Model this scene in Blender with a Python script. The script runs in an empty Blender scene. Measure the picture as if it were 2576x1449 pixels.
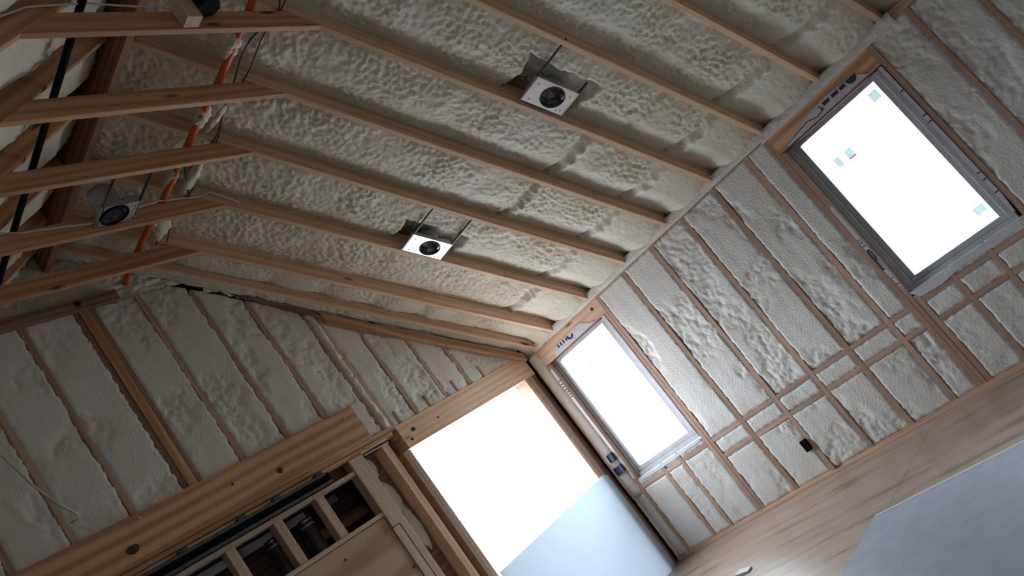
import bpy, math, random
import numpy as np
from mathutils import Vector, Matrix, Quaternion

C = bpy.context.scene.collection
SC = bpy.context.scene
OZ = 1.5            # eye height above the subfloor; all heights below are relative to the eye

# ------------------------------------------------------------------ camera
cam = bpy.data.cameras.new('camera'); co = bpy.data.objects.new('camera', cam); C.objects.link(co)
Rwc = Matrix(((0.58780951, -0.54557144, -0.59735398), (-0.25906832, 0.57255967, -0.7778554), (0.76639649, 0.6119863, 0.19521574)))
M = Rwc.transposed() @ Matrix(((1, 0, 0), (0, -1, 0), (0, 0, -1)))
co.matrix_world = Matrix.Translation((0, 0, OZ)) @ M.to_4x4()
cam.sensor_fit = 'HORIZONTAL'; cam.sensor_width = 36.0; cam.lens = 2112.95 / 2576 * 36.0
cam.clip_start = 0.05; cam.clip_end = 200
SC.camera = co

# ------------------------------------------------------------------ world + exposure
SC.view_settings.view_transform = 'Standard'; SC.view_settings.look = 'None'
SC.view_settings.gamma = 1.0; SC.view_settings.use_curve_mapping = False
SC.view_settings.exposure = 0.12
w = bpy.data.worlds.new('overcast_sky'); SC.world = w; w.use_nodes = True
nt = w.node_tree; nt.nodes.clear()
wo = nt.nodes.new('ShaderNodeOutputWorld'); bg = nt.nodes.new('ShaderNodeBackground')
tc = nt.nodes.new('ShaderNodeTexCoord'); sx = nt.nodes.new('ShaderNodeSeparateXYZ'); cr = nt.nodes.new('ShaderNodeValToRGB')
nt.links.new(tc.outputs['Generated'], sx.inputs[0]); nt.links.new(sx.outputs['Z'], cr.inputs[0])
cr.color_ramp.elements[0].position = 0.0; cr.color_ramp.elements[0].color = (0.40, 0.43, 0.46, 1)
cr.color_ramp.elements[1].position = 0.04; cr.color_ramp.elements[1].color = (0.84, 0.93, 1.03, 1)
nt.links.new(cr.outputs[0], bg.inputs[0]); bg.inputs[1].default_value = 16.0
nt.links.new(bg.outputs[0], wo.inputs[0])

def portal(name, loc, rot, sx_, sy_):
    l = bpy.data.lights.new(name, 'AREA'); l.shape = 'RECTANGLE'; l.size = sx_; l.size_y = sy_
    l.cycles.is_portal = True
    o = bpy.data.objects.new(name, l); C.objects.link(o); o.location = (loc[0], loc[1], loc[2] + OZ); o.rotation_euler = rot
H = math.pi / 2
portal('daylight_portal', (7.03, 5.2, 0.15), (0, H, 0), 1.6, 1.0)          # right wall windows
portal('daylight_portal', (7.03, 1.87, 0.15), (0, H, 0), 1.6, 1.0)
portal('daylight_portal', (5.67, 6.05, -0.25), (-H, 0, 0), 1.85, 2.4)        # far wall opening
for yy in (-3.0,):
    portal('daylight_portal', (-1.25, yy, 0.25), (0, -H, 0), 0.9, 1.3)     # unseen left wall opening, added to bring in more light

# ------------------------------------------------------------------ geometry constants
XE, YG = 6.8, 5.87          # stud faces of right wall, far gable wall
XR, XL = 2.87, -1.06         # ridge, left wall
SL = 0.647
TH = math.atan(SL)
def zr(x):                   # underside of rafters
    return 1.09 + SL * (XE - x) if x >= XR else 1.09 + SL * (x - XL)

# ------------------------------------------------------------------ helpers
class MB:
    def __init__(s): s.v = []; s.f = []; s.sm = False
    def quad_box(s, P):      # 8 points: bottom 4, top 4
        b = len(s.v); s.v += [tuple(p) for p in P]
        for q in ((0, 3, 2, 1), (4, 5, 6, 7), (0, 1, 5, 4), (1, 2, 6, 5), (2, 3, 7, 6), (3, 0, 4, 7)): s.f.append(tuple(b + i for i in q))
        return s
    def box(s, x0, x1, y0, y1, z0, z1):
        return s.quad_box([(x0, y0, z0), (x1, y0, z0), (x1, y1, z0), (x0, y1, z0), (x0, y0, z1), (x1, y0, z1), (x1, y1, z1), (x0, y1, z1)])
    def prism(s, poly, ax, a, b):     # poly in the other two axes, cyclic order (y:xz, x:yz, z:xy)
        n = len(poly); k = len(s.v)
        for t in (a, b):
            for p, q in poly:
                s.v.append({'y': (p, t, q), 'x': (t, p, q), 'z': (p, q, t)}[ax])
        s.f.append(tuple(range(k, k + n))); s.f.append(tuple(reversed(range(k + n, k + 2 * n))))
        for i in range(n):
            j = (i + 1) % n; s.f.append((k + i, k + n + i, k + n + j, k + j))
        return s
    def tube(s, pts, r, n=10, caps=True):
        pts = [Vector(p) for p in pts]; k = len(s.v); up = None
        for i, p in enumerate(pts):
            d = (pts[min(i + 1, len(pts) - 1)] - pts[max(i - 1, 0)]).normalized()
            if up is None: up = d.orthogonal().normalized()
            a = (up - d * up.dot(d)).normalized(); up = a; b = d.cross(a)
            rr = r[i] if isinstance(r, (list, tuple)) else r
            for j in range(n):
                t = 2 * math.pi * j / n; s.v.append(tuple(p + a * (rr * math.cos(t)) + b * (rr * math.sin(t))))
        for i in range(len(pts) - 1):
            for j in range(n):
                j2 = (j + 1) % n; s.f.append((k + i * n + j, k + i * n + j2, k + (i + 1) * n + j2, k + (i + 1) * n + j))
        if caps:
            s.f.append(tuple(reversed(range(k, k + n)))); m = k + (len(pts) - 1) * n; s.f.append(tuple(range(m, m + n)))
        s.sm = True
        return s
    def build(s, name, mat, parent=None, grain='x', bevel=0.0, smooth=None):
        gx = {'x': Vector((1, 0, 0)), 'y': Vector((0, 1, 0)), 'z': Vector((0, 0, 1))}.get(grain) if isinstance(grain, str) else Vector(grain).normalized()
        gz = Vector((0, 0, 1)) if abs(gx.z) < 0.9 else Vector((1, 0, 0))
        gy = gz.cross(gx).normalized(); gz = gx.cross(gy)
        R = Matrix((gx, gy, gz)).transposed()
        V = np.array(s.v, dtype=float); lo, hi = V.min(0), V.max(0)
        c = Vector(((lo[0] + hi[0]) / 2, (lo[1] + hi[1]) / 2, lo[2]))
        Rn = np.array(R)
        L = (V - np.array(c)) @ Rn
        me = bpy.data.meshes.new(name); me.from_pydata([tuple(p) for p in L], [], s.f); me.update()
        o = bpy.data.objects.new(name, me); C.objects.link(o)
        me.materials.append(mat)
        if (s.sm if smooth is None else smooth):
            me.polygons.foreach_set('use_smooth', [True] * len(me.polygons))
            if s.sm and smooth is None:
                pass
        W = Matrix.Translation((c.x, c.y, c.z + OZ)) @ R.to_4x4()
        if parent is not None:
            o.parent = parent; bpy.context.view_layer.update()
            o.matrix_parent_inverse = parent.matrix_world.inverted()
        o.matrix_world = W
        if bevel:
            m = o.modifiers.new('bevel', 'BEVEL'); m.width = bevel; m.segments = 1; m.limit_method = 'ANGLE'
        return o

def tag(o, label, cat, group=None):
    o['label'] = label; o['category'] = cat
    if group: o['group'] = group
    return o
def empty(name, loc, label, cat, group=None):
    o = bpy.data.objects.new(name, None); C.objects.link(o); o.location = (loc[0], loc[1], loc[2] + OZ)
    o.empty_display_size = 0.1
    bpy.context.view_layer.update()
    return tag(o, label, cat, group)
def struct(o): o['kind'] = 'structure'; return o
def bx(*a): return MB().box(*a)

# ------------------------------------------------------------------ noise
def _h(ix, iy, s):
    n = (ix * 374761393 + iy * 668265263 + s * 974634777) & 0xffffffff
    n = ((n ^ (n >> 13)) * 1274126177) & 0xffffffff
    return ((n ^ (n >> 16)) & 0xffff) / 65535.0
def vnoise(x, y, s=0):
    x = np.asarray(x, float); y = np.asarray(y, float)
    ix = np.floor(x).astype(np.int64); iy = np.floor(y).astype(np.int64)
    fx = x - ix; fy = y - iy; u = fx * fx * fx * (fx * (fx * 6 - 15) + 10); v = fy * fy * fy * (fy * (fy * 6 - 15) + 10)
    def g(i, j):
        a = _h(ix + i, iy + j, s) * 2 * np.pi
        return np.cos(a) * (fx - i) + np.sin(a) * (fy - j)
    return ((g(0, 0) * (1 - u) + g(1, 0) * u) * (1 - v) + (g(0, 1) * (1 - u) + g(1, 1) * u) * v) * 1.5
def worley(x, y, s=0):
    x = np.asarray(x, float); y = np.asarray(y, float)
    ix = np.floor(x).astype(np.int64); iy = np.floor(y).astype(np.int64); d = np.full(x.shape, 9.0)
    for i in (-1, 0, 1):
        for j in (-1, 0, 1):
            px = ix + i + _h(ix + i, iy + j, s + 11); py = iy + j + _h(ix + i, iy + j, s + 29)
            d = np.minimum(d, (px - x) ** 2 + (py - y) ** 2)
    return np.sqrt(d)
def pits(x, y, s=0):        # pocked skin of trimmed foam, metres, always positive
    wx = x + 0.03 * vnoise(x * 8, y * 8, s + 5); wy = y + 0.03 * vnoise(x * 8 + 40, y * 8, s + 6)
    return 0.016 * np.clip(worley(wx * 17, wy * 17, s) - 0.25, 0, 1) + 0.011 * np.clip(worley(wx * 38, wy * 38, s + 3) - 0.2, 0, 1) + 0.006 * (vnoise(x * 6, y * 6, s + 1) + .4)
def sstep(a, b, x):
    t = np.clip((x - a) / (b - a), 0, 1); return t * t * (3 - 2 * t)
def lumps(x, y, s=0):       # sprayed foam skin, metres, about +-1.2 cm
    wx = x + 0.03 * vnoise(x * 7, y * 7, s + 5); wy = y + 0.03 * vnoise(x * 7 + 40, y * 7, s + 6)
    a = 0.016 * (np.exp(-4.5 * worley(wx * 21, wy * 26, s) ** 2) - .35) + 0.010 * (np.exp(-4.5 * worley(wx * 44, wy * 50, s + 3) ** 2) - .35) + .003 * vnoise(wx * 70, wy * 70, s + 8)
    m = 0.65 + 0.6 * vnoise(x * 2.3, y * 2.3, s + 9)
    return a * np.clip(m + 0.25, 0.35, 1.3) + 0.010 * vnoise(x * 5, y * 5, s + 1) + 0.010 * vnoise(x * 1.7, y * 1.7, s + 2)

# ------------------------------------------------------------------ materials
def newmat(name):
    m = bpy.data.materials.new(name); m.use_nodes = True; n = m.node_tree; n.nodes.clear()
    out = n.nodes.new('ShaderNodeOutputMaterial'); b = n.nodes.new('ShaderNodeBsdfPrincipled'); n.links.new(b.outputs[0], out.inputs[0])
    return m, n, b
def ramp(n, src, stops):
    r = n.nodes.new('ShaderNodeValToRGB'); n.links.new(src, r.inputs[0]); e = r.color_ramp.elements
    while len(e) < len(stops): e.new(0.5)
    for i, (p, c) in enumerate(stops): e[i].position = p; e[i].color = (*c, 1)
    return r.outputs[0]
def plain(name, col, rough=0.6, metal=0.0, bump=0.0, bscale=60):
    m, n, b = newmat(name)
    t = n.nodes.new('ShaderNodeTexCoord'); no = n.nodes.new('ShaderNodeTexNoise'); n.links.new(t.outputs['Object'], no.inputs['Vector'])
    no.inputs['Scale'].default_value = 9; no.inputs['Detail'].default_value = 4
    c0 = tuple(x * 0.9 for x in col); c1 = tuple(min(1, x * 1.07) for x in col)
    n.links.new(ramp(n, no.outputs[0], [(0.3, c0), (0.7, c1)]), b.inputs['Base Color'])
    b.inputs['Roughness'].default_value = rough; b.inputs['Metallic'].default_value = metal
    if bump:
        n2 = n.nodes.new('ShaderNodeTexNoise'); n.links.new(t.outputs['Object'], n2.inputs['Vector']); n2.inputs['Scale'].default_value = bscale
        bp = n.nodes.new('ShaderNodeBump'); bp.inputs['Strength'].default_value = bump; bp.inputs['Distance'].default_value = 0.01
        n.links.new(n2.outputs[0], bp.inputs['Height']); n.links.new(bp.outputs[0], b.inputs['Normal'])
    return m
def foam_mat(name, hi, lo):
    m, n, b = newmat(name)
    t = n.nodes.new('ShaderNodeTexCoord'); no = n.nodes.new('ShaderNodeTexNoise'); n.links.new(t.outputs['Object'], no.inputs['Vector'])
    no.inputs['Scale'].default_value = 2.2; no.inputs['Detail'].default_value = 6; no.inputs['Roughness'].default_value = 0.6
    n.links.new(ramp(n, no.outputs[0], [(0.32, lo), (0.55, hi), (0.8, tuple(min(1, x * 1.03) for x in hi))]), b.inputs['Base Color'])
    b.inputs['Roughness'].default_value = 0.62
    n2 = n.nodes.new('ShaderNodeTexNoise'); n.links.new(t.outputs['Object'], n2.inputs['Vector']); n2.inputs['Scale'].default_value = 55; n2.inputs['Detail'].default_value = 3
    bp = n.nodes.new('ShaderNodeBump'); bp.inputs['Strength'].default_value = 0.6; bp.inputs['Distance'].default_value = 0.008
    n.links.new(n2.outputs[0], bp.inputs['Height']); n.links.new(bp.outputs[0], b.inputs['Normal'])
    return m
def wood_mat(name, light, dark, knot=True, gscale=14, contrast=1.0, knotcol=(0.09, 0.04, 0.02), rough=0.65, kdens=1.0):
    m, n, b = newmat(name); N = n.nodes; L = n.links
    t = N.new('ShaderNodeTexCoord'); oi = N.new('ShaderNodeObjectInfo')
    add = N.new('ShaderNodeVectorMath'); add.operation = 'MULTIPLY_ADD'
    L.new(oi.outputs['Random'], add.inputs[0]); add.inputs[1].default_value = (13, 7, 5); L.new(t.outputs['Object'], add.inputs[2])
    mp = N.new('ShaderNodeMapping'); L.new(add.outputs[0], mp.inputs['Vector']); mp.inputs['Scale'].default_value = (0.9, gscale, gscale)
    no = N.new('ShaderNodeTexNoise'); L.new(mp.outputs[0], no.inputs['Vector']); no.inputs['Scale'].default_value = 1.0; no.inputs['Detail'].default_value = 5; no.inputs['Distortion'].default_value = 0.6
    mp2 = N.new('ShaderNodeMapping'); L.new(add.outputs[0], mp2.inputs['Vector']); mp2.inputs['Scale'].default_value = (0.7, gscale * 0.45, gscale * 0.45)
    wv = N.new('ShaderNodeTexWave'); wv.wave_type = 'BANDS'; wv.bands_direction = 'Z'; L.new(mp2.outputs[0], wv.inputs['Vector'])
    wv.inputs['Scale'].default_value = 0.75; wv.inputs['Distortion'].default_value = 9; wv.inputs['Detail'].default_value = 2; wv.inputs['Detail Scale'].default_value = 0.55
    mx = N.new('ShaderNodeMath'); mx.operation = 'MULTIPLY_ADD'; L.new(wv.outputs['Fac'], mx.inputs[0]); mx.inputs[1].default_value = 0.35 * contrast; ad = N.new('ShaderNodeMath'); ad.operation = 'SUBTRACT'; L.new(no.outputs[0], ad.inputs[0]); ad.inputs[1].default_value = 0.175 * contrast - 0.06; L.new(ad.outputs[0], mx.inputs[2])
    col = ramp(n, mx.outputs[0], [(0.35, dark), (0.75, light)])
    hs = N.new('ShaderNodeHueSaturation'); L.new(col, hs.inputs['Color'])
    mr = N.new('ShaderNodeMapRange'); L.new(oi.outputs['Random'], mr.inputs[0]); mr.inputs[3].default_value = 0.86; mr.inputs[4].default_value = 1.1; L.new(mr.outputs[0], hs.inputs['Value'])
    res = hs.outputs[0]
    if knot:
        mp3 = N.new('ShaderNodeMapping'); L.new(add.outputs[0], mp3.inputs['Vector']); mp3.inputs['Scale'].default_value = (1.6 * kdens, 6, 6)
        vo = N.new('ShaderNodeTexVoronoi'); L.new(mp3.outputs[0], vo.inputs['Vector']); vo.inputs['Scale'].default_value = 1.0
        kf = ramp(n, vo.outputs['Distance'], [(0.05, (1, 1, 1)), (0.13, (0, 0, 0))])
        mixn = N.new('ShaderNodeMix'); mixn.data_type = 'RGBA'; L.new(kf, mixn.inputs[0]); L.new(res, mixn.inputs[6]); mixn.inputs[7].default_value = (*knotcol, 1)
        res = mixn.outputs[2]
    L.new(res, b.inputs['Base Color']); b.inputs['Roughness'].default_value = rough
    bp = N.new('ShaderNodeBump'); bp.inputs['Strength'].default_value = 0.15; bp.inputs['Distance'].default_value = 0.003
    L.new(mx.outputs[0], bp.inputs['Height']); L.new(bp.outputs[0], b.inputs['Normal'])
    return m

FOAM = foam_mat('spray_foam', (0.72, 0.705, 0.625), (0.62, 0.60, 0.47))
FOAMW = foam_mat('shaved_spray_foam', (0.72, 0.715, 0.69), (0.64, 0.63, 0.57))
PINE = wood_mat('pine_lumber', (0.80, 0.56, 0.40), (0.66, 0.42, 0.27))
PINE_TIE = wood_mat('shade_darkened_pine', (0.58, 0.33, 0.19), (0.42, 0.21, 0.11), contrast=1.2)  # pine coloured darker to carry the shade on ties and left rafters
STUD = wood_mat('stud_pine', (0.52, 0.35, 0.26), (0.40, 0.25, 0.175), knot=False)
PINE_H = wood_mat('header_pine', (0.72, 0.44, 0.26), (0.47, 0.25, 0.13), knot=False, gscale=9, contrast=1.6)
PINE_P = wood_mat('pale_pine', (0.66, 0.52, 0.40), (0.56, 0.42, 0.31), knot=False)
RED = wood_mat('reddish_ridge_lumber', (0.30, 0.135, 0.09), (0.17, 0.07, 0.05), knot=False)
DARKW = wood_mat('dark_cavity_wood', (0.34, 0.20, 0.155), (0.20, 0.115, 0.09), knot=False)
PLY = wood_mat('plywood', (0.60, 0.43, 0.30), (0.44, 0.28, 0.18), knot=True, gscale=3.2, contrast=1.8, kdens=2.2)
KNOT = plain('knot_wood', (0.06, 0.028, 0.018), 0.7)
VINYL = plain('grey_window_vinyl', (0.47, 0.49, 0.52), 0.45)
GAP_SHADE = plain('dark_red_gap_shade', (0.10, 0.02, 0.035), 0.6)
WRAP = plain('white_house_wrap', (0.62, 0.62, 0.68), 0.45, bump=0.3, bscale=30)
INK = plain('dark_print', (0.035, 0.045, 0.08), 0.6)
BLACK = plain('black_plastic', (0.006, 0.007, 0.008), 0.9)
BLACK.node_tree.nodes['Principled BSDF'].inputs['Specular IOR Level'].default_value = 0.15
BLKMET = plain('dark_painted_metal', (0.075, 0.085, 0.09), 0.4, 0.2)
BOXBLUE = plain('dark_blue_plastic_box', (0.02, 0.035, 0.09), 0.5)
GALV = plain('galvanised_steel', (0.62, 0.64, 0.68), 0.30, 0.9)
GALVD = plain('dull_steel', (0.42, 0.43, 0.47), 0.42, 0.6)
REFL = plain('reflector_aluminium', (0.35, 0.35, 0.38), 0.2, 0.95)
ORANGE = plain('orange_plastic_pipe', (0.60, 0.12, 0.035), 0.45)
WIREB = plain('dark_cable', (0.06, 0.035, 0.035), 0.5)
WIREW = plain('white_cable_sheath', (0.66, 0.64, 0.66), 0.4)
DRY = plain('drywall_paper', (0.70, 0.73, 0.76), 0.7)
DRYG = plain('grey_drywall_back', (0.34, 0.36, 0.43), 0.6)
STEEL = plain('black_flue_steel', (0.22, 0.22, 0.27), 0.30, 0.75)
CLAMP = plain('bright_clamp_steel', (0.55, 0.56, 0.6), 0.25, 1.0)
SHEATH = plain('sheathing', (0.30, 0.22, 0.16), 0.8)
PAPER = plain('sticker_paper', (0.62, 0.68, 0.66), 0.6)
CASE = plain('plain_inner_wall', (0.22, 0.19, 0.16), 0.8)

def glass_mat():
    m = bpy.data.materials.new('window_glass'); m.use_nodes = True; n = m.node_tree; n.nodes.clear()
    o = n.nodes.new('ShaderNodeOutputMaterial'); mx = n.nodes.new('ShaderNodeMixShader'); t = n.nodes.new('ShaderNodeBsdfTransparent'); g = n.nodes.new('ShaderNodeBsdfGlossy')
    t.inputs[0].default_value = (0.90, 0.94, 0.93, 1); g.inputs['Roughness'].default_value = 0.02
    lw = n.nodes.new('ShaderNodeFresnel'); lw.inputs[0].default_value = 1.3
    n.links.new(lw.outputs[0], mx.inputs[0]); n.links.new(t.outputs[0], mx.inputs[1]); n.links.new(g.outputs[0], mx.inputs[2]); n.links.new(mx.outputs[0], o.inputs[0])
    return m
GLASS = glass_mat()
def film_mat():
    m = bpy.data.materials.new('translucent_board'); m.use_nodes = True; n = m.node_tree; n.nodes.clear()
    o = n.nodes.new('ShaderNodeOutputMaterial'); mx = n.nodes.new('ShaderNodeMixShader'); t = n.nodes.new('ShaderNodeBsdfTranslucent'); d = n.nodes.new('ShaderNodeBsdfDiffuse')
    t.inputs[0].default_value = (0.50, 0.55, 0.60, 1); d.inputs[0].default_value = (0.62, 0.68, 0.72, 1); mx.inputs[0].default_value = 0.42
    n.links.new(d.outputs[0], mx.inputs[1]); n.links.new(t.outputs[0], mx.inputs[2]); n.links.new(mx.outputs[0], o.inputs[0])
    return m
FILM = film_mat()
STICK = film_mat(); STICK.name = 'backlit_sticker_paper'
for nd in STICK.node_tree.nodes:
    if nd.type == 'BSDF_TRANSLUCENT': nd.inputs[0].default_value = (0.66, 0.72, 0.70, 1)
    if nd.type == 'MIX_SHADER': nd.inputs[0].default_value = 0.45

def floor_mat():
    m, n, b = newmat('plywood_subfloor'); N = n.nodes; L = n.links
    t = N.new('ShaderNodeTexCoord'); mp = N.new('ShaderNodeMapping'); L.new(t.outputs['Object'], mp.inputs['Vector']); mp.inputs['Scale'].default_value = (5, 0.8, 1)
    no = N.new('ShaderNodeTexNoise'); L.new(mp.outputs[0], no.inputs['Vector']); no.inputs['Scale'].default_value = 1.6; no.inputs['Detail'].default_value = 6
    c = ramp(n, no.outputs[0], [(0.30, (0.20, 0.15, 0.12)), (0.42, (0.37, 0.27, 0.21)), (0.7, (0.46, 0.35, 0.285))])
    br = N.new('ShaderNodeTexBrick'); mp2 = N.new('ShaderNodeMapping'); L.new(t.outputs['Object'], mp2.inputs['Vector']); mp2.inputs['Rotation'].default_value = (0, 0, H)
    L.new(mp2.outputs[0], br.inputs['Vector']); br.inputs['Scale'].default_value = 1; br.inputs['Brick Width'].default_value = 2.44; br.inputs['Row Height'].default_value = 1.22; br.inputs['Mortar Size'].default_value = 0.003
    br.inputs['Color1'].default_value = (1, 1, 1, 1); br.inputs['Color2'].default_value = (0.93, 0.93, 0.93, 1); br.inputs['Mortar'].default_value = (0.3, 0.25, 0.2, 1)
    mu = N.new('ShaderNodeMix'); mu.data_type = 'RGBA'; mu.blend_type = 'MULTIPLY'; mu.inputs[0].default_value = 1; L.new(c, mu.inputs[6]); L.new(br.outputs[0], mu.inputs[7])
    L.new(mu.outputs[2], b.inputs['Base Color']); b.inputs['Roughness'].default_value = 0.36
    return m
FLOOR = floor_mat()

# ------------------------------------------------------------------ shell
struct(bx(-1.3, 7.1, -4.0, 7.2, -1.6, -1.5).build('floor', FLOOR))
def shell_wall_E():
    m = MB(); x0, x1 = 6.945, 7.0
    y0, y1 = -4.0, 6.1
    for a, b in ((y0, 1.425), (2.315, 4.78), (5.67, y1)): m.box(x0, x1, a, b, -1.5, 1.3)
    for a, b in ((1.425, 2.315), (4.78, 5.67)): m.box(x0, x1, a, b, -1.5, -0.60); m.box(x0, x1, a, b, 0.905, 1.3)
    return m
struct(shell_wall_E().build('wall_right', SHEATH))
m = MB(); ya, yb = 6.0, 6.05
m.prism([(XL - .2, 1.56), (6.97, 1.56), (XR, 4.1)], 'y', ya, yb)
m.box(XL - .2, 1.6, ya, yb, -1.5, 1.56); m.box(6.56, 6.97, ya, yb, -1.5, 1.56); m.box(1.6, 6.56, ya, yb, 1.0, 1.56); m.box(4.60, 4.79, ya, yb, -1.5, 1.0); m.box(4.79, 6.56, ya, yb, 0.89, 1.0)
struct(m.build('wall_far', SHEATH))
# closet behind the framed opening left of the big window
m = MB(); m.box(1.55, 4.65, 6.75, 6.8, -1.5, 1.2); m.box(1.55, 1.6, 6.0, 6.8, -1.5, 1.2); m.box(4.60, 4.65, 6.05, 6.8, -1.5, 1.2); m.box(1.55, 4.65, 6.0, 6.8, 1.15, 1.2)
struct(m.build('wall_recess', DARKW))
# left wall with an unseen opening added for its daylight, back wall
m = MB()
yy = [-4.0]
for c in (-3.0,): yy += [c - 0.65, c + 0.65]
yy.append(6.05)
for i in range(0, len(yy), 2): m.box(XL - .12, XL, yy[i], yy[i + 1], -1.5, 1.3)
for i in range(1, len(yy) - 1, 2): m.box(XL - .12, XL, yy[i], yy[i + 1], -1.5, -0.15); m.box(XL - .12, XL, yy[i], yy[i + 1], 0.65, 1.3)
struct(m.build('wall_left', CASE))
struct(MB().prism([(XL - .2, -1.5), (7.0, -1.5), (7.0, 1.3), (XR, 4.1), (XL - .2, 1.3)], 'y', -4.05, -4.0).build('wall_back', CASE))
for nm, pts in (('roof_deck', [(XR, 0.26), (7.3, 0.26), (7.3, 0.30), (XR, 0.30)]), ('roof_deck', [(-1.5, 0.26), (XR, 0.26), (XR, 0.30), (-1.5, 0.30)])):
    o = MB().prism([(x, zr(x) + d) for x, d in pts], 'y', -4.05, 6.1).build(nm, SHEATH); struct(o)

# ------------------------------------------------------------------ foam grids
def grid(name, P, nu, nv, mat, kind='structure', skirt=None):
    """P: function (u, v arrays 0..1) -> (x, y, z)"""
    u, v = np.meshgrid(np.linspace(0, 1, nu), np.linspace(0, 1, nv), indexing='ij')
    x, y, z = P(u, v)
    V = np.stack([x, y, z], -1).reshape(-1, 3)
    idx = np.arange(nu * nv).reshape(nu, nv)
    F = np.stack([idx[:-1, :-1], idx[1:, :-1], idx[1:, 1:], idx[:-1, 1:]], -1).reshape(-1, 4)
    if skirt is not None:
        k = len(V); ring = list(idx[:, 0]) + list(idx[-1, 1:]) + list(idx[::-1, -1][1:]) + list(idx[0, ::-1][1:-1])
        S = V[ring] + np.array(skirt); V = np.concatenate([V, S]); n = len(ring)
        F = np.concatenate([F, np.array([[ring[i], k + i, k + (i + 1) % n, ring[(i + 1) % n]] for i in range(n)])])
    mb = MB(); mb.v = V; mb.f = [tuple(int(q) for q in f) for f in F]; mb.sm = True
    o = mb.build(name, mat)
    if kind: o['kind'] = kind
    return o

# ---- roof bays
RY = [0.55, 1.15, 1.75, 2.35, 2.95, 3.55, 4.14, 4.74, 5.33]      # near faces of the rafters
RW = 0.040
nx, nz = -math.sin(TH), -math.cos(TH)
HOUS = [(5.22, 2.79), (5.215, 4.63)]
def roof_bay(ya, yb, side, seed, seams=()):
    xa, xb = (XR + 0.02, XE + 0.12) if side > 0 else (XR - 0.02, XL)
    L = abs(xb - xa) / math.cos(TH); res = 0.013 if side > 0 else 0.03
    def P(u, v):
        x = xa + (xb - xa) * u; t = v; y = ya + (yb - ya) * v
        s = x / math.cos(TH)
        c = np.abs(2 * t - 1)
        h = -0.045 - 0.03 * c ** 3 - 0.055 * sstep(0.52, 0.98, t)
        h = h + (lumps(s, y, seed) if side > 0 else 1.2 * lumps(s, y, seed)) * (1 - 0.75 * sstep(0.72, 0.95, c))
        h = h + 0.014 * vnoise(s * 1.3, y * 0.5, seed + 50)
        if ya > 5.3: h = h + 0.030 + 0.02 * vnoise(s * 4, y * 0, seed + 51) - 0.03 * sstep(.1, .0, t)
        if side > 0:
            for (xs, dep) in seams:
                dep = dep * 1.25
                wob = 0.015 * vnoise(y * 9, y * 0 + seed, 3)
                d = (x - xs - wob)
                h = h - dep * np.exp(-(d / 0.028) ** 2) + 0.6 * dep * np.exp(-((d - 0.055) / 0.022) ** 2) * (0.6 + 0.8 * vnoise(y * 14, y * 0, seed + 7))
            calm = sstep(6.30, 6.42, x)
            h = h - calm * (1 - 0.7 * sstep(0.7, 1, c)) * 0.6 * (lumps(s, y, seed) - 0.002)
            h = h + 0.05 * sstep(6.62, 6.86, x) * (1 - c ** 4)
            if ya > 5.3: h = np.where(h > -.012, -.012 + .25 * (h + .012), h)
            for hx, hy in HOUS:
                if ya < hy < yb:
                    d = np.maximum(np.abs(x - hx) / 0.24, np.abs(y - hy) / 0.20) + 0.12 * vnoise(x * 9, y * 9, 4)
                    h = h - 0.13 * (1 - sstep(0.85, 1.1, d))
        z = 1.09 + SL * (XE - x) if side > 0 else 1.09 + SL * (x - XL)
        return x + (nx * h if side > 0 else -nx * h), y, z + nz * h
    nm = 'ceiling'
    return grid(nm, P, int(L / res), max(6, int((yb - ya) / res)), FOAM)
SEAM = {1.15: [(6.40, .03)], 1.75: [(6.36, .035)], 2.35: [(6.37, .035), (5.9, .01)], 2.95: [(5.67, .035), (6.35, .03)], 3.55: [(5.60, .03), (6.33, .03)], 4.14: [(6.32, .03)], 4.74: [(6.31, .035)]}
ys = [-4.0] + RY + [5.66, 5.86]
for i in range(len(ys) - 1):
    a, b = ys[i] + (RW if i else 0), ys[i + 1]
    if i == 0:
        grid('ceiling', lambda u, v: ((XR + .02) + (XE + .1 - XR) * u, a + (b - a) * v, 1.09 + SL * (XE - ((XR + .02) + (XE + .1 - XR) * u)) + 0.07 + 0.02 * vnoise(u * 15, v * 9)), 40, 40, FOAM)
        grid('ceiling', lambda u, v: (XL + (XR - XL) * u, a + (b - a) * v, 1.09 + SL * ((XR - XL) * u) + 0.07 + 0.02 * vnoise(u * 15, v * 9)), 40, 40, FOAM)
        continue
    roof_bay(a - 0.005, b + 0.005, 1, i * 17, SEAM.get(ys[i], [(6.33, .02)]) if ys[i] < 5.3 else [])
    roof_bay(a - 0.005, b + 0.005, -1, i * 31 + 400)

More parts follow.
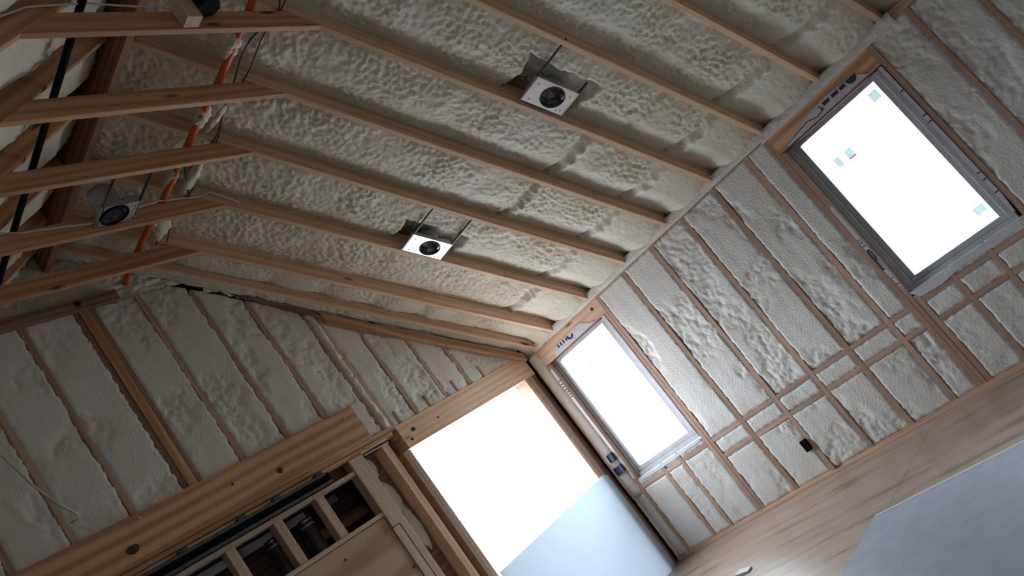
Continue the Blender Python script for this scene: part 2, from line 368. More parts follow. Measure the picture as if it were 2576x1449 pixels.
# ---- rafters and ties
ORD = {0: 'nearest', 1: 'second', 2: 'third', 3: 'fourth', 4: 'fifth', 5: 'sixth', 6: 'seventh', 7: 'eighth', 8: 'ninth', 9: 'tenth'}
gR = (math.cos(TH), 0, -math.sin(TH)); gL = (math.cos(TH), 0, math.sin(TH))
rl = list(reversed(RY))
def wallref(k): return 'from the far gable wall' 
for k, y in enumerate([5.66] + rl):
    p = [(XR + .03, zr(XR + .03)), (XE + .1, zr(XE + .1)), (XE + .1, zr(XE + .1) + .235), (XR + .03, zr(XR + .03) + .235)]
    o = MB().prism(p, 'y', y, y + RW).build('rafter', PINE, grain=gR, bevel=.003)
    tag(o, '%s pine rafter from the far gable wall, on the window side slope' % ('first' if k == 0 else ORD[k]), 'rafter', 'rafters on the window side')
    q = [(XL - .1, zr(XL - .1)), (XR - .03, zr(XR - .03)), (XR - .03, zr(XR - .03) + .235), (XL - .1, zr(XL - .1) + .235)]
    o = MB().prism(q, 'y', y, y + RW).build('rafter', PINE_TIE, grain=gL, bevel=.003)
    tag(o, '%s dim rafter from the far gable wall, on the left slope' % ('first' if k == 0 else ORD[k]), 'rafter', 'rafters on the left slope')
TIEY = [0.55, 1.15, 1.75, 2.35, 2.95, 3.55, 4.14, 4.74, 5.33]
for k, y in enumerate(reversed(TIEY)):
    if y < 2.9: continue
    zb, zt = 3.04, 3.175
    xr0 = XE - (zb - 1.09) / SL; xr1 = XE - (zt - 1.09) / SL; xl0 = 2 * XR - xr0; xl1 = 2 * XR - xr1
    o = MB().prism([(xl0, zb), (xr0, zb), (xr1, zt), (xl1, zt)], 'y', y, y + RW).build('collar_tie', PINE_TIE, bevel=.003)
    tag(o, 'dark brown horizontal collar tie under the ridge, %s from the far gable wall' % ('first' if k == 0 else ORD[k]), 'collar tie', 'collar ties across the ridge')
o = bx(2.845, 2.895, -4, 5.98, 3.475, 3.88).build('ridge_beam', RED, grain='y'); tag(o, 'reddish brown ridge beam running above the collar ties', 'beam')

# ---- right wall: studs, plates, blocking
def stud(y0, y1, z0, z1, label, x0=XE, name='wall_stud', group='studs in the right wall'):
    return tag(bx(x0, 6.94, y0, y1, z0, z1).build(name, STUD, grain='z', bevel=.002), label, 'stud', group)
full = [(4.24, 'first'), (3.83, 'second'), (3.41, 'third'), (3.01, 'fourth'), (2.61, 'fifth')]
for y, o_ in full: stud(y - .021, y + .021, -1.46, 1.05, '%s plain wall stud to the right of the small window, in foam' % o_)
stud(4.63, 4.67, -1.46, 1.05, 'tall stud against the right side of the small window, outer board of the pair')
stud(4.672, 4.712, -1.46, 0.868, 'inner trimmer board framing the right side of the small window')
stud(5.66, 5.70, -1.46, 0.868, 'trimmer stud framing the left side of the small window beside the corner foam')
stud(2.37, 2.41, -1.46, 1.05, 'outer board of the wide post on the left side of the large window')
stud(2.332, 2.368, -1.46, 0.868, 'middle board of the wide post on the left side of the large window')
stud(2.285, 2.328, -1.46, -0.64, 'short inner board of the wide post below the large window')
stud(1.325, 1.365, -1.46, 1.05, 'stud framing the right side of the large window')
stud(0.985, 1.025, -1.46, 1.05, 'first plain stud to the right of the large window')
stud(0.61, 0.65, -1.46, 1.05, 'stud at the upper right corner of the photo, right of the large window')
for y, l in ((5.30, 'left'), (5.065, 'right')): stud(y - .019, y + .019, -1.46, -0.64, 'short cripple stud under the small window, %s one of two' % l, name='cripple_stud', group='cripple studs')
for y, l in ((2.00, 'left'), (1.69, 'right')): stud(y - .019, y + .019, -1.46, -0.62, 'short cripple stud under the large window, %s one of two' % l, name='cripple_stud', group='cripple studs')
tag(bx(XE, 6.94, -4, 5.87, -1.5, -1.46).build('bottom_plate', PINE, grain='y', bevel=.002), 'long bottom plate of the right wall lying on the plywood floor', 'plate')
tag(bx(XE, 6.94, -4, 5.87, 1.05, 1.12).build('top_plate', STUD, grain='y', bevel=.002), 'top plate of the right wall under the rafter ends', 'plate')
cells = [(4.63, 4.261), (4.219, 3.851), (3.809, 3.431), (3.389, 3.031), (2.989, 2.631), (2.589, 2.41)]
w6 = ['first', 'second', 'third', 'fourth', 'fifth', 'sixth']
for (a, b), o_ in zip(cells, w6):
    for z, r in ((-0.70, 'upper'), (-0.88, 'lower')):
        tag(bx(XE, 6.90, b, a, z - .02, z + .02).build('blocking', STUD, grain='y', bevel=.002), '%s row blocking between wall studs, %s piece right of the small window' % (r, o_), 'blocking', 'blocking between the studs')
c2 = [(2.285, 2.019, 'left'), (1.981, 1.709, 'middle'), (1.671, 1.365, 'right')]
for a, b, o_ in c2:
    for z, r in ((-0.70, 'upper'), (-0.89, 'lower')):
        tag(bx(XE, 6.90, b, a, z - .02, z + .02).build('blocking', STUD, grain='y', bevel=.002), '%s row blocking under the large window, %s piece' % (r, o_), 'blocking', 'blocking under the large window')
for a, b, o_ in ((5.66, 5.319, 'left'), (5.281, 5.084, 'middle'), (5.046, 4.712, 'right')):
    tag(bx(XE, 6.90, b, a, -.72, -.68).build('blocking', STUD, grain='y', bevel=.002), 'blocking under the small window, %s piece' % o_, 'blocking', 'blocking under the small window')
tag(bx(XE, 6.90, 5.70, 5.86, -.76, -.72).build('blocking', STUD, grain='y', bevel=.002), 'lone small block crossing the corner foam left of the small window', 'blocking')
tag(bx(XE, 6.94, 4.67, 5.70, 0.87, 1.05).build('window_header', PINE, grain='y', bevel=.003), 'pine header board above the small window', 'header')
tag(bx(XE, 6.94, 1.365, 2.37, 0.87, 1.05).build('window_header', PINE_H, grain='y', bevel=.003), 'brown header board above the large window', 'header')
kn = MB(); 
def disc(c, r, ax, n=14, t=.003, sq=1.0):
    c = Vector(c); pts = []
    m = MB()
    for k in range(n):
        a = 2 * math.pi * k / n; rr = r * (1 + .08 * math.sin(3 * a))
        p, q = rr * math.cos(a), rr * sq * math.sin(a)
        pts.append((p, q))
    if ax == 'x': m.prism([(c.y + p, c.z + q) for p, q in pts], 'x', c.x - t, c.x + .005)
    elif ax == 'y': m.prism([(c.x + p, c.z + q) for p, q in pts], 'y', c.y - t, c.y + .005)
    return m
hd = [o for o in C.objects if o.name.startswith('window_header')][0]
disc((XE, 4.79, 0.99), .017, 'x').build('knot', KNOT, hd)

# ---- right wall foam cells
def wall_cell_E(y0, y1, z0, z1, seed, bulge=0.0, rough=1.0, oy=.012, nm='wall_right'):
    y0 -= oy; y1 += oy; z0 -= .010; z1 += .010
    def P(u, v):
        y = y0 + (y1 - y0) * u; z = z0 + (z1 - z0) * v
        ed = np.minimum(np.minimum(y - y0, y1 - y), np.minimum(z - z0, z1 - z))
        n = vnoise(y * 2.6, z * 1.6, seed) ; mask = sstep(-0.12, 0.30, n + 0.25 * vnoise(y * 9, z * 9, seed + 4))
        h = 0.003 + 0.003 * vnoise(y * 3, z * 3, seed + 2) + .0015 * vnoise(y * 14, z * 3, seed + 20) - rough * mask * (0.002 + pits(y, z, seed))
        h = h - 0.022 * (1 - sstep(0.0, 0.026, ed + 0.009 * vnoise(y * 22, z * 22, seed + 8) + 0.004 * vnoise(y * 60, z * 60, seed + 6)))
        if bulge: h = h + bulge * np.sin(np.pi * u) * (1 + .25 * vnoise(y * 5, z * 6, seed + 3))
        return XE - h, y, z
    return grid(nm, P, max(5, int((y1 - y0) / .013)), max(5, int((z1 - z0) / .013)), FOAMW, skirt=(.1, 0, 0))
s_ = 1000
cols = [(4.261, 4.63), (3.851, 4.219), (3.431, 3.809), (3.031, 3.389), (2.631, 2.989), (2.41, 2.589)]
for a, b in cols:
    for z0, z1 in ((-1.46, -.90), (-.86, -.72), (-.68, 1.05)):
        s_ += 7; wall_cell_E(a, b, z0, z1, s_, rough=1.0 if z1 > 0 or z0 < -1 else .3)
for a, b in ((2.019, 2.285), (1.709, 1.981), (1.365, 1.671)):
    for z0, z1 in ((-1.46, -.91), (-.87, -.72), (-.68, -.61)):
        s_ += 7; wall_cell_E(a, b, z0, z1, s_, rough=.5)
for a, b in ((5.319, 5.66), (5.084, 5.281), (4.712, 5.046)):
    for z0, z1 in ((-1.46, -.72), (-.68, -.62)):
        s_ += 7; wall_cell_E(a, b, z0, z1, s_, rough=.6)
for a, b in ((1.025, 1.325), (0.65, .985), (0.2, .61), (-4, .16)):
    s_ += 7; wall_cell_E(a, b, -1.46, 1.05, s_)
wall_cell_E(5.70, 5.86, -.72, 1.05, 77, bulge=.045, rough=.3)
wall_cell_E(5.70, 5.86, -1.46, -.76, 78, bulge=.02, rough=.3)
# foam roll along the top of the wall, under the roof
def topfoam(y0, y1, z0, z1, out, seed):
    def P(u, v):
        y = y0 + (y1 - y0) * u; a = v * math.pi
        r = out * (1 + .3 * vnoise(y * 4, v * 2, seed) + .15 * vnoise(y * 16, v * 5, seed + 1))
        return XE + .01 - r * np.sin(a), y, z0 + (z1 - z0) * (0.5 - 0.5 * np.cos(a))
    return grid('wall_right', P, int((y1 - y0) / .013), 14, FOAMW)
topfoam(1.1, 2.42, 1.03, 1.13, .030, 5); topfoam(2.42, 5.86, 1.05, 1.15, .018, 9)

# ---- windows in the right wall
def window(name, y0, y1, z0, z1, label):
    e = bpy.data.objects.new(name, None); C.objects.link(e); e.location = (6.9, (y0 + y1) / 2, z0 + OZ); e['kind'] = 'structure'; e['label'] = label; e.empty_display_size = .1
    bpy.context.view_layer.update()
    def ringm(a, xf, xb, o0, o1, p0, p1):
        m = MB()
        m.box(xf, xb, o0, o1, p0, p0 + a); m.box(xf, xb, o0, o1, p1 - a, p1); m.box(xf, xb, o0, o0 + a, p0 + a, p1 - a); m.box(xf, xb, o1 - a, o1, p0 + a, p1 - a)
        return m
    ringm(.052, 6.862, 6.945, y0, y1, z0, z1).build('frame', VINYL, e, bevel=.004)
    ringm(.048, 6.882, 6.94, y0 + .052, y1 - .052, z0 + .052, z1 - .052).build('sash', VINYL, e, bevel=.004)
    ringm(.006, 6.858, 6.90, y0 - .007, y1 + .007, z0 - .007, z1 + .007).build('gap_shade', GAP_SHADE, e)  # dark ring standing in for the shaded gap around the frame
    bx(6.799, 6.861, y0 - .03, y1 + .01, .861, .8695).build('gap_shade', GAP_SHADE, e)  # added strip, its dark colour puts shade on the header underside
    bx(6.915, 6.921, y0 + .09, y1 - .09, z0 + .09, z1 - .09).build('pane', GLASS, e)
    return e
W1 = window('window_1', 4.76, 5.69, -.62, .93, 'small window next to the far corner'); W1['label'] = 'narrow grey framed window beside the far corner of the room'
W2 = window('window_2', 1.405, 2.335, -.62, .925, ''); W2['label'] = 'large grey framed window nearer the camera at upper right'
def sticker(par, y, z, wy, wz, dots=True):
    o = bx(6.911, 6.9145, y - wy / 2, y + wy / 2, z - wz / 2, z + wz / 2).build('sticker', STICK, par)
    return o
sticker(W2, 1.57, .74, .07, .08); sticker(W2, 1.99, .53, .06, .075); sticker(W2, 2.10, .53, .05, .08); sticker(W2, 1.575, -.40, .08, .06)
bx(6.908, 6.912, 1.955, 2.02, .487, .494).build('print', INK, W2)
sticker(W1, 5.32, .60, .055, .07); sticker(W1, 4.945, -.42, .05, .06)
bx(6.908, 6.912, 5.295, 5.345, .555, .562).build('print', INK, W1)

# house wrap folded onto the rough openings, with cut-off printed letters
def wrap_sheet(pts, label, seed, x=6.7965):      # pts in y,z, cyclic
    m = MB().prism(pts, 'x', x - .0015, x + .002)
    return tag(m.build('house_wrap', WRAP), label, 'house wrap', 'folded house wrap around the windows')
o = wrap_sheet([(2.27, .875), (2.265, .905), (2.15, .93), (2.05, .945), (1.95, .965), (1.8, .975), (1.68, .965), (1.6, .95), (1.52, .925), (1.47, .88)], 'printed white house wrap flap on the header of the large window', 1)
xi = 6.793
for a, b in ((1.86, 1.80), (1.775, 1.715), (1.695, 1.645)): MB().prism([(a, .925), (b, .925), (b, .955), (a, .955)], 'x', xi, xi + .0015).build('lettering', INK, o)
pr = MB(); pr.prism([(1.63, .955)] + [(1.585 + .045 * math.cos(t), .955 - .05 * math.sin(t)) for t in np.linspace(math.pi, 0, 12)][::-1], 'x', xi, xi + .0015); pr.build('lettering', INK, o)
pr = MB(); pr.tube([(xi, 2.26, .895), (xi, 2.15, .912), (xi, 2.03, .925), (xi, 1.99, .905), (xi, 1.95, .898), (xi, 1.91, .905), (xi, 1.875, .925)], .003, 6); pr.tube([(xi, 1.90, .955), (xi, 1.885, .905)], .003, 6); pr.build('printed_line', INK, o)
o = wrap_sheet([(2.333, .3), (2.36, .28), (2.365, -.1), (2.362, -.40), (2.345, -.52), (2.333, -.55)], 'white house wrap strip with a printed letter left of the large window', 2)
pr = MB(); cy, cz = 2.350, -.235
ring = [(2.351 + .013 * math.cos(t), -.20 + .05 * math.sin(t)) for t in np.linspace(0, 2 * math.pi, 20)]
pr.tube([(xi, y, z) for y, z in ring], .0055, 6, caps=False)
pr.tube([(xi, 2.362, -.17), (xi, 2.362, -.34), (xi, 2.350, -.345)], .006, 6); pr.build('lettering', INK, o)
for z in (-.05, -.075, -.11, -.43, -.49): bx(xi, xi + .0015, 2.337, 2.360, z - .004, z + .004).build('printed_line', INK, o)
o = wrap_sheet([(1.372, .86), (1.40, .86), (1.402, -.52), (1.385, -.55), (1.370, -.4)], 'white house wrap strip along the right side of the large window', 3)
for z in (.62, .38, .32, -.18, -.24, -.36): bx(xi, xi + .0015, 1.374, 1.40, z - .005, z + .005).build('printed_line', INK, o)
o = wrap_sheet([(5.50, .875), (5.50, .93), (5.42, .965), (5.3, .965), (5.1, .975), (5.0, .97), (4.95, .925), (4.86, .885), (4.80, .875)], 'printed white house wrap flap on the header of the small window', 4)
pr = MB()
for a in (5.42, 5.375, 5.33, 5.285): MB().prism([(a, .925), (a - .025, .925), (a - .022, .96), (a - .004, .96)], 'x', xi, xi + .0015).build('lettering', INK, o)
pr.tube([(xi, 5.21 + .035 * math.cos(t), .945 - .03 * math.sin(t)) for t in np.linspace(0, math.pi, 10)], .009, 6)
pr.tube([(xi, 5.245, .92), (xi, 5.245, .96)], .006, 6); pr.build('lettering', INK, o)
o = wrap_sheet([(5.70, .80), (5.665, .82), (5.66, -.58), (5.69, -.58)], 'white house wrap strip between the small window and the corner foam', 5)
for z in (.66, .62, .585, .55, .52, .49, .46): bx(xi, xi + .0015, 5.665, 5.69, z - .007, z + .007).build('lettering', INK, o)
o = wrap_sheet([(4.715, .87), (4.755, .87), (4.76, -.50), (4.72, -.55)], 'white house wrap strip along the right side of the small window', 6)
o = wrap_sheet([(2.33, -.60), (1.41, -.60), (1.41, -.645), (1.6, -.665), (1.9, -.65), (2.1, -.68), (2.28, -.67)], 'pale house wrap flap below the sill of the large window', 7)
o = wrap_sheet([(5.64, -.615), (4.74, -.615), (4.74, -.64), (5.2, -.65), (5.62, -.645)], 'pale house wrap flap below the sill of the small window', 8)

# outlet boxes
def outlet(y, z, wy, wz, mat, label, x0=6.775):
    e = empty('outlet_box', (6.79, y, z - wz / 2), label, 'outlet box')
    m = MB(); t = .004
    x1 = x0 + .065
    m.box(x0, x1, y - wy / 2, y - wy / 2 + t, z - wz / 2, z + wz / 2); m.box(x0, x1, y + wy / 2 - t, y + wy / 2, z - wz / 2, z + wz / 2)
    m.box(x0, x1, y - wy / 2, y + wy / 2, z - wz / 2, z - wz / 2 + t); m.box(x0, x1, y - wy / 2, y + wy / 2, z + wz / 2 - t, z + wz / 2)
    m.build('box_walls', mat, e)
    bx(x0 + .010, x0 + .025, y - wy / 2 + t, y + wy / 2 - t, z - wz / 2 + t, z + wz / 2 - t).build('box_back', mat, e)
outlet(3.885, -1.175, .055, .105, BLACK, 'black outlet box on a wall stud near the floor')
outlet(5.735, -.428, .085, .085, BOXBLUE, 'square dark blue outlet box in the corner foam beside the small window', 6.735)
outlet(5.725, -.283, .05, .09, BOXBLUE, 'small blue switch box just above the square one in the corner foam', 6.735)

# ------------------------------------------------------------------ far gable wall
YF = 5.85
def gstud(x0, x1, z0, z1, label, mat=STUD, y0=YF, name='gable_stud', y1=6.0):
    return tag(bx(x0, x1, y0, y1, z0, z1).build(name, mat, grain='z', bevel=.002), label, 'stud', 'studs in the far gable wall')
zc = lambda x: min(3.10, zr(x) - .03)
gs = [(1.70, 'farthest left'), (2.09, 'second from the left'), (2.50, 'third from the left')]
for x, l in gs: gstud(x - .021, x + .021, 1.46, zc(x), 'stud in the foamed far gable wall, %s' % l)
gstud(2.885, 2.925, 1.46, 3.10, 'left board of the wide orange post under the ridge', DARKW)
gstud(2.928, 3.002, 1.46, 3.10, 'middle board of the wide orange post under the ridge', PINE_H, y0=YF - .006)
gstud(3.005, 3.045, 1.46, 3.10, 'right dark board of the wide post under the ridge', DARKW)
for x, l in ((3.41, 'first'), (3.84, 'second'), (4.24, 'third')): gstud(x - .022, x + .022, 1.46, zc(x), '%s stud to the right of the wide orange post in the gable' % l)
gstud(4.655, 4.69, 1.14, zc(4.68), 'thin stud just left of the joint beside the large header end')
gstud(4.745, 4.785, 1.14, zc(4.77) , 'yellowish stud at the joint between the two gable wall parts', PINE)
for x, l in ((5.10, 'first'), (5.52, 'second'), (5.88, 'third')): gstud(x - .016, x + .016, 1.13, zc(x), '%s thin stud above the bright opening, counted from its left end' % l)
for x, l in ((4.875, 'first'), (5.29, 'second'), (5.68, 'third'), (6.10, 'fourth')): gstud(x - .015, x + .015, 1.13, 1.25, '%s short stub standing on the header of the bright opening, from its left end' % l, name='stud_stub', y0=YF - .012)
# plates
e = bx(2.30, 3.25, 5.80, 5.90, 3.09, 3.18).build('top_plate', DARKW); tag(e, 'dark short plate with a round hole above the wide orange post', 'plate')
disc((2.93, 5.80, 3.135), .024, 'y').build('hole', BLACK, e)
tag(bx(0.5, 2.30, 5.80, 5.90, 3.045, 3.10).build('top_plate', DARKW), 'dark plate at the left edge above the left gable studs', 'plate')
p = [(3.85, 3.10), (4.78, zr(4.78) - .06), (4.78, zr(4.78) - .005), (3.85, 3.15)]
tag(MB().prism(p, 'y', 5.80, 5.90).build('rake_plate', DARKW, grain=gR), 'thin dark sloping plate along the top of the left gable foam', 'plate')
p = [(4.80, 2.265), (6.72, 1.045), (6.72, 1.13), (4.80, 2.37)]
tag(MB().prism(p, 'y', 5.79, 5.90).build('rake_plate', PINE_H, grain=gR), 'brown sloping board over the gable studs above the bright opening', 'plate')
def gable_cell(x0, x1, z0, zt, seed, nm='wall_far', rough=1.0, y=YF, fuzzy=1.0):
    x0 -= .012; x1 += .012
    def P(u, v):
        x = x0 + (x1 - x0) * u
        zz = np.vectorize(zt)(x); z = z0 + (zz - z0) * v
        ed = np.minimum(x - x0, x1 - x)
        ed = np.minimum(ed, np.minimum(z - z0, zz - z) + .012)
        mask = sstep(-0.05, 0.35, vnoise(x * 2.6, z * 1.8, seed) + 0.25 * vnoise(x * 9, z * 9, seed + 4))
        h = 0.004 + 0.004 * vnoise(x * 3, z * 3, seed + 2) + .0015 * vnoise(x * 14, z * 3, seed + 20) - rough * mask * (0.002 + 1.1 * pits(x, z, seed))
        h = h - 0.022 * (1 - sstep(0.0, 0.026, ed + 0.016 * vnoise(x * 18, z * 18, seed + 8) + .007 * vnoise(x * 60, z * 60, seed + 6)))
        return x, y - h, z
    return grid(nm, P, max(5, int((x1 - x0) / .014)), 120 if z0 > 0 else 60, FOAMW, skirt=(0, .1, 0))
zt0 = lambda x: min(3.11, zr(x) + .02)
zt1 = lambda x: zr(x) - .03
gx = [0.6, 1.28, 1.70, 2.09, 2.50, 2.885]
for i in range(len(gx) - 1): gable_cell(gx[i] + .021, gx[i + 1] - (.021 if i < 4 else 0), 1.44, zt0, 300 + i * 9)
for i, (a, b) in enumerate(((3.045, 3.388), (3.432, 3.818), (3.862, 4.218), (4.262, 4.655))): gable_cell(a, b, 1.44, zt0, 360 + i * 9)
gable_cell(4.50, 4.655, 1.14, lambda x: 1.5, 391)
gable_cell(4.69, 4.745, 1.14, zt0, 392, y=YF - .02)
for i, (a, b) in enumerate(((4.785, 5.084), (5.116, 5.504), (5.536, 5.864), (5.896, 6.70))): gable_cell(a, b, 1.12, zt1, 400 + i * 9)
# foam above the plates up to the ridge, and the ragged ledge on top of the sloping board
def P(u, v):
    x = 0.4 + 5.0 * u; z = 3.10 + (np.vectorize(zr)(x) + .15 - 3.10) * v
    return x, 5.88 - .05 * np.sin(v * 2.2) - 1.5 * lumps(x, z, 17), np.maximum(z, 3.10)
def ledge(x0, x1, dz0, dz1, seed, yo=5.80):
    def P(u, v):
        x = x0 + (x1 - x0) * u
        rag = .035 * vnoise(x * 6, 0 * x, seed) + .018 * vnoise(x * 20, 0 * x, seed + 1)
        y = yo - .10 + .16 * v
        y = yo - .10 * (1 - v) * (1 + .5 * vnoise(x * 3, 0 * x, seed + 2))
        z = np.vectorize(zr)(x) + dz0 + (dz1 - dz0) * (1 - v) + rag * v
        return x, y - 1.0 * lumps(x, z, seed), z + lumps(x, y, seed + 5)
    return grid('wall_far', P, int((x1 - x0) / .013), 16, FOAM)
grid('wall_far', P, 300, 30, FOAM)
ledge(3.95, 4.72, .03, .10, 61, 5.86); ledge(4.80, 6.70, .02, .08, 62, 5.84)

# headers
hb = bx(1.2, 4.50, 5.815, 6.0, 1.14, 1.465).build('header_beam', PINE_H, bevel=.004)
tag(hb, 'large knotty brown header beam spanning the framed opening', 'header')
disc((3.59, 5.815, 1.255), .026, 'y').build('knot', KNOT, hb); disc((2.36, 5.815, 1.25), .045, 'y', sq=.7).build('knot', KNOT, hb); disc((3.20, 5.815, 1.33), .010, 'y').build('knot', KNOT, hb)
for x, z in ((4.36, 1.39), (2.50, 1.42)):
    disc((x, 5.815, z), .009, 'y', t=.006).build('nail_plug', PINE_P, hb)
tag(bx(1.2, 4.77, 5.825, 6.0, 1.10, 1.138).build('header_plate', PINE_H, bevel=.003), 'upper thin plate directly beneath the large knotty header', 'plate')
tag(bx(1.2, 4.72, 5.835, 6.0, 1.058, 1.096).build('header_plate', PINE_H, bevel=.003), 'lower thin plate above the black metal track', 'plate')
oh = bx(4.785, 6.74, 5.84, 6.0, 0.885, 1.125).build('window_header', PINE, bevel=.003); tag(oh, 'pinkish pine header over the bright full height opening', 'header')
disc((4.945, 5.84, 1.02), .024, 'y', sq=.8).build('knot', KNOT, oh); disc((4.87, 5.84, .945), .014, 'y').build('knot', KNOT, oh); disc((5.27, 5.84, 1.0), .009, 'y').build('knot', KNOT, oh)
# framing left and right of opening
gstud(4.70, 4.79, -1.5, .88, 'pale trimmer post on the left side of the bright opening', STUD, name='trimmer_stud')
gstud(4.645, 4.698, -1.5, 1.058, 'dark recessed board between the bright opening and the orange stud', DARKW, y0=5.95, name='trimmer_stud')
gstud(4.55, 4.625, -1.5, 1.03, 'bright pinkish stud standing left of the bright opening', PINE, y0=5.85, name='trimmer_stud')
gstud(6.56, 6.68, -1.5, .885, 'pinkish trimmer post on the right side of the bright opening', STUD, name='trimmer_stud')
gstud(6.69, 6.80, -1.5, 1.0, 'dark corner stud between the bright opening and the corner foam', STUD, y0=5.90, name='corner_stud')
# bent metal strap
o = MB().box(4.30, 4.60, 5.80, 5.806, 1.05, 1.062).box(4.32, 4.60, 5.80, 5.806, 1.018, 1.026).build('metal_strap', GALV); tag(o, 'thin shiny metal strap under the right end of the header plates', 'strap')
# black metal track
e = empty('metal_track', (3.0, 5.79, .97), 'long black metal track with clips under the large header', 'track')
x0, x1 = 1.3, 3.93
bx(x0, x1, 5.80, 5.835, .975, 1.055).build('channel_back', BLACK, e)
bx(x0, x1 - .05, 5.765, 5.80, 1.038, 1.060).build('upper_lip', BLKMET, e, bevel=.004)
bx(x0, x1 - .02, 5.765, 5.80, .965, .985).build('lower_lip', BLKMET, e, bevel=.004)
for x in (3.83, 3.42, 3.10, 2.62, 2.22, 1.85): bx(x - .035, x + .035, 5.77, 5.83, 1.055, 1.085).build('clip', BLKMET, e, bevel=.005)
# framed niche ("ladder") with flue pipes
fr = empty('niche_frame', (3.5, YF, .52), 'pale wooden frame of open cells holding dark flue pipes', 'frame')
bx(1.3, 4.17, YF - .01, 5.94, .925, .962).build('top_rail', PINE_P, fr, bevel=.003)
bx(1.3, 4.17, YF - .01, 5.94, .515, .552).build('bottom_rail', PINE_P, fr, bevel=.003)
for x in (2.06, 2.50, 2.935, 3.36, 3.77): bx(x - .04, x + .04, YF, 5.94, .552, .925).build('divider', PINE_P, fr, grain='z', bevel=.003)
bx(4.17, 4.255, YF - .02, 5.94, .40, 1.055).build('end_post', PINE_P, fr, grain='z', bevel=.003)
tag(bx(4.257, 4.33, YF - .01, 5.96, -1.5, 1.055).build('tall_post', PINE_P, grain='z', bevel=.003), 'tall pale post at the right end of the niche frame', 'post')
tag(bx(4.17, 4.25, YF - .008, 5.96, -1.5, .395).build('tall_post', PINE_P, grain='z', bevel=.003), 'pale post beside the plywood below the niche frame', 'post')
pl = bx(1.3, 4.165, YF + .006, 5.88, -1.5, .51).build('plywood_panel', PLY, grain='x')
for x, z, r in ((3.42, .36, .016), (3.50, .33, .013), (3.36, .26, .022), (3.66, .40, .010), (3.10, .40, .012)): disc((x, YF + .006, z), r, 'y').build('knot', KNOT, pl)
tag(pl, 'knotty plywood panel below the niche frame', 'plywood panel')
tag(bx(3.80, 4.55, 6.40, 6.44, .66, .76).build('cross_board', PINE_H), 'brown board crossing behind the right cells of the niche frame', 'board')
tag(bx(2.0, 3.78, 6.18, 6.22, .87, .935).build('duct_flange', GALVD), 'grey metal flange behind the top rail of the niche frame', 'flange')
tag(bx(3.98, 4.12, 6.18, 6.24, .87, .93).build('duct_flange', GALV), 'small bright metal block right of the longer grey flange', 'flange')
for x, y, r, l in ((3.34, 6.04, .062, 'widest dark flue pipe, lowest left in the niche frame'), (3.66, 6.04, .060, 'middle dark flue pipe in the niche frame'), (3.865, 6.02, .040, 'slim dark flue pipe, right one in the niche frame')):
    e = empty('flue_pipe', (x, y, .2), l, 'pipe', 'flue pipes in the niche')
    MB().tube([(x, y, -.6), (x, y, .86)], r, 24).build('pipe', STEEL, e)
    for z in (.80, .84): MB().tube([(x, y, z - .009), (x, y, z + .009)], r + .004, 24).build('clamp_ring', CLAMP if z > .82 else GALVD, e)
# grey insulation remnants in the dark cavity
for (x, z, a, b), l in zip(((4.42, .93, .05, .09), (4.43, .62, .07, .14), (4.46, .30, .06, .2)), ('highest', 'middle', 'lowest')):
    def P(u, v, x=x, z=z, a=a, b=b):
        th = u * 2 * np.pi; ph = v * np.pi; r = 1 + .25 * vnoise(th * 1.2, ph * 2, int(z * 50))
        return x + a * r * np.sin(ph) * np.cos(th), 5.97 + .03 * np.sin(ph) * np.sin(th), z + b * r * np.cos(ph)
    o = grid('foam_lump', P, 24, 16, FOAM, kind=None); tag(o, '%s greyish foam lump in the dark cavity left of the bright opening' % l, 'foam lump', 'foam lumps in the cavity')
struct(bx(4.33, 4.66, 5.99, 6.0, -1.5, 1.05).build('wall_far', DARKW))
# drywall pieces
pts = [(4.80, -1.5), (6.66, -1.5), (6.66, -.395), (6.60, -.365), (6.50, -.375), (4.80, -.425)]
tag(MB().prism(pts, 'y', 5.815, 5.828).build('translucent_sheet', FILM), 'pale blue translucent board standing across the bottom of the bright opening', 'board')
dw = bx(3.15, 5.13, -.6, 2.87, -1.499, -1.476).build('drywall_sheet', DRYG); tag(dw, 'greyish drywall sheet lying flat on the plywood floor', 'drywall')
bx(5.098, 5.104, -.59, 2.86, -1.476, -1.4745).build('edge_tape', DRY, dw); bx(5.112, 5.129, -.59, 2.86, -1.476, -1.4745).build('edge_tape', DRY, dw)
o = MB().quad_box([(5.35, 4.13, -1.498), (5.42, 4.13, -1.498), (5.43, 4.25, -1.498), (5.36, 4.27, -1.498), (5.35, 4.13, -1.485), (5.42, 4.13, -1.485), (5.43, 4.25, -1.470), (5.36, 4.27, -1.475)]).build('plastic_scrap', PAPER)
tag(o, 'small white scrap on the floor at the bottom edge', 'scrap')

# ------------------------------------------------------------------ things in the roof
tag(MB().tube([(2.33, 1.5, 3.225), (2.33, 5.8, 3.225)], .021, 12).build('black_pipe', BLACK, grain='y'), 'straight black pipe lying across the collar ties at left', 'pipe')
pts = [(3.35 + .008 * math.sin(y * 2.1), y, 3.205 + .006 * math.sin(y * 5)) for y in np.linspace(1.5, 5.8, 40)]
tag(MB().tube(pts, .024, 12).build('orange_pipe', ORANGE, grain='y'), 'orange plastic pipe lying across the collar ties', 'pipe')
pts = [(3.505 + .05 * math.cos((y - 3.05) * 7.0), y, 3.215 + .035 * math.cos((y - 3.25) * 10.6)) for y in np.linspace(2.2, 5.3, 90)]
tag(MB().tube(pts, .0055, 6).build('dark_cable', WIREB, grain='y'), 'darker of two thin cables beside the orange pipe', 'cable', 'cables beside the orange pipe')
pts = [(3.545 + .022 * math.cos((y - 3.1) * 5.0), y, 3.20 + .02 * math.cos((y - 3.2) * 10.6)) for y in np.linspace(2.2, 5.3, 90)]
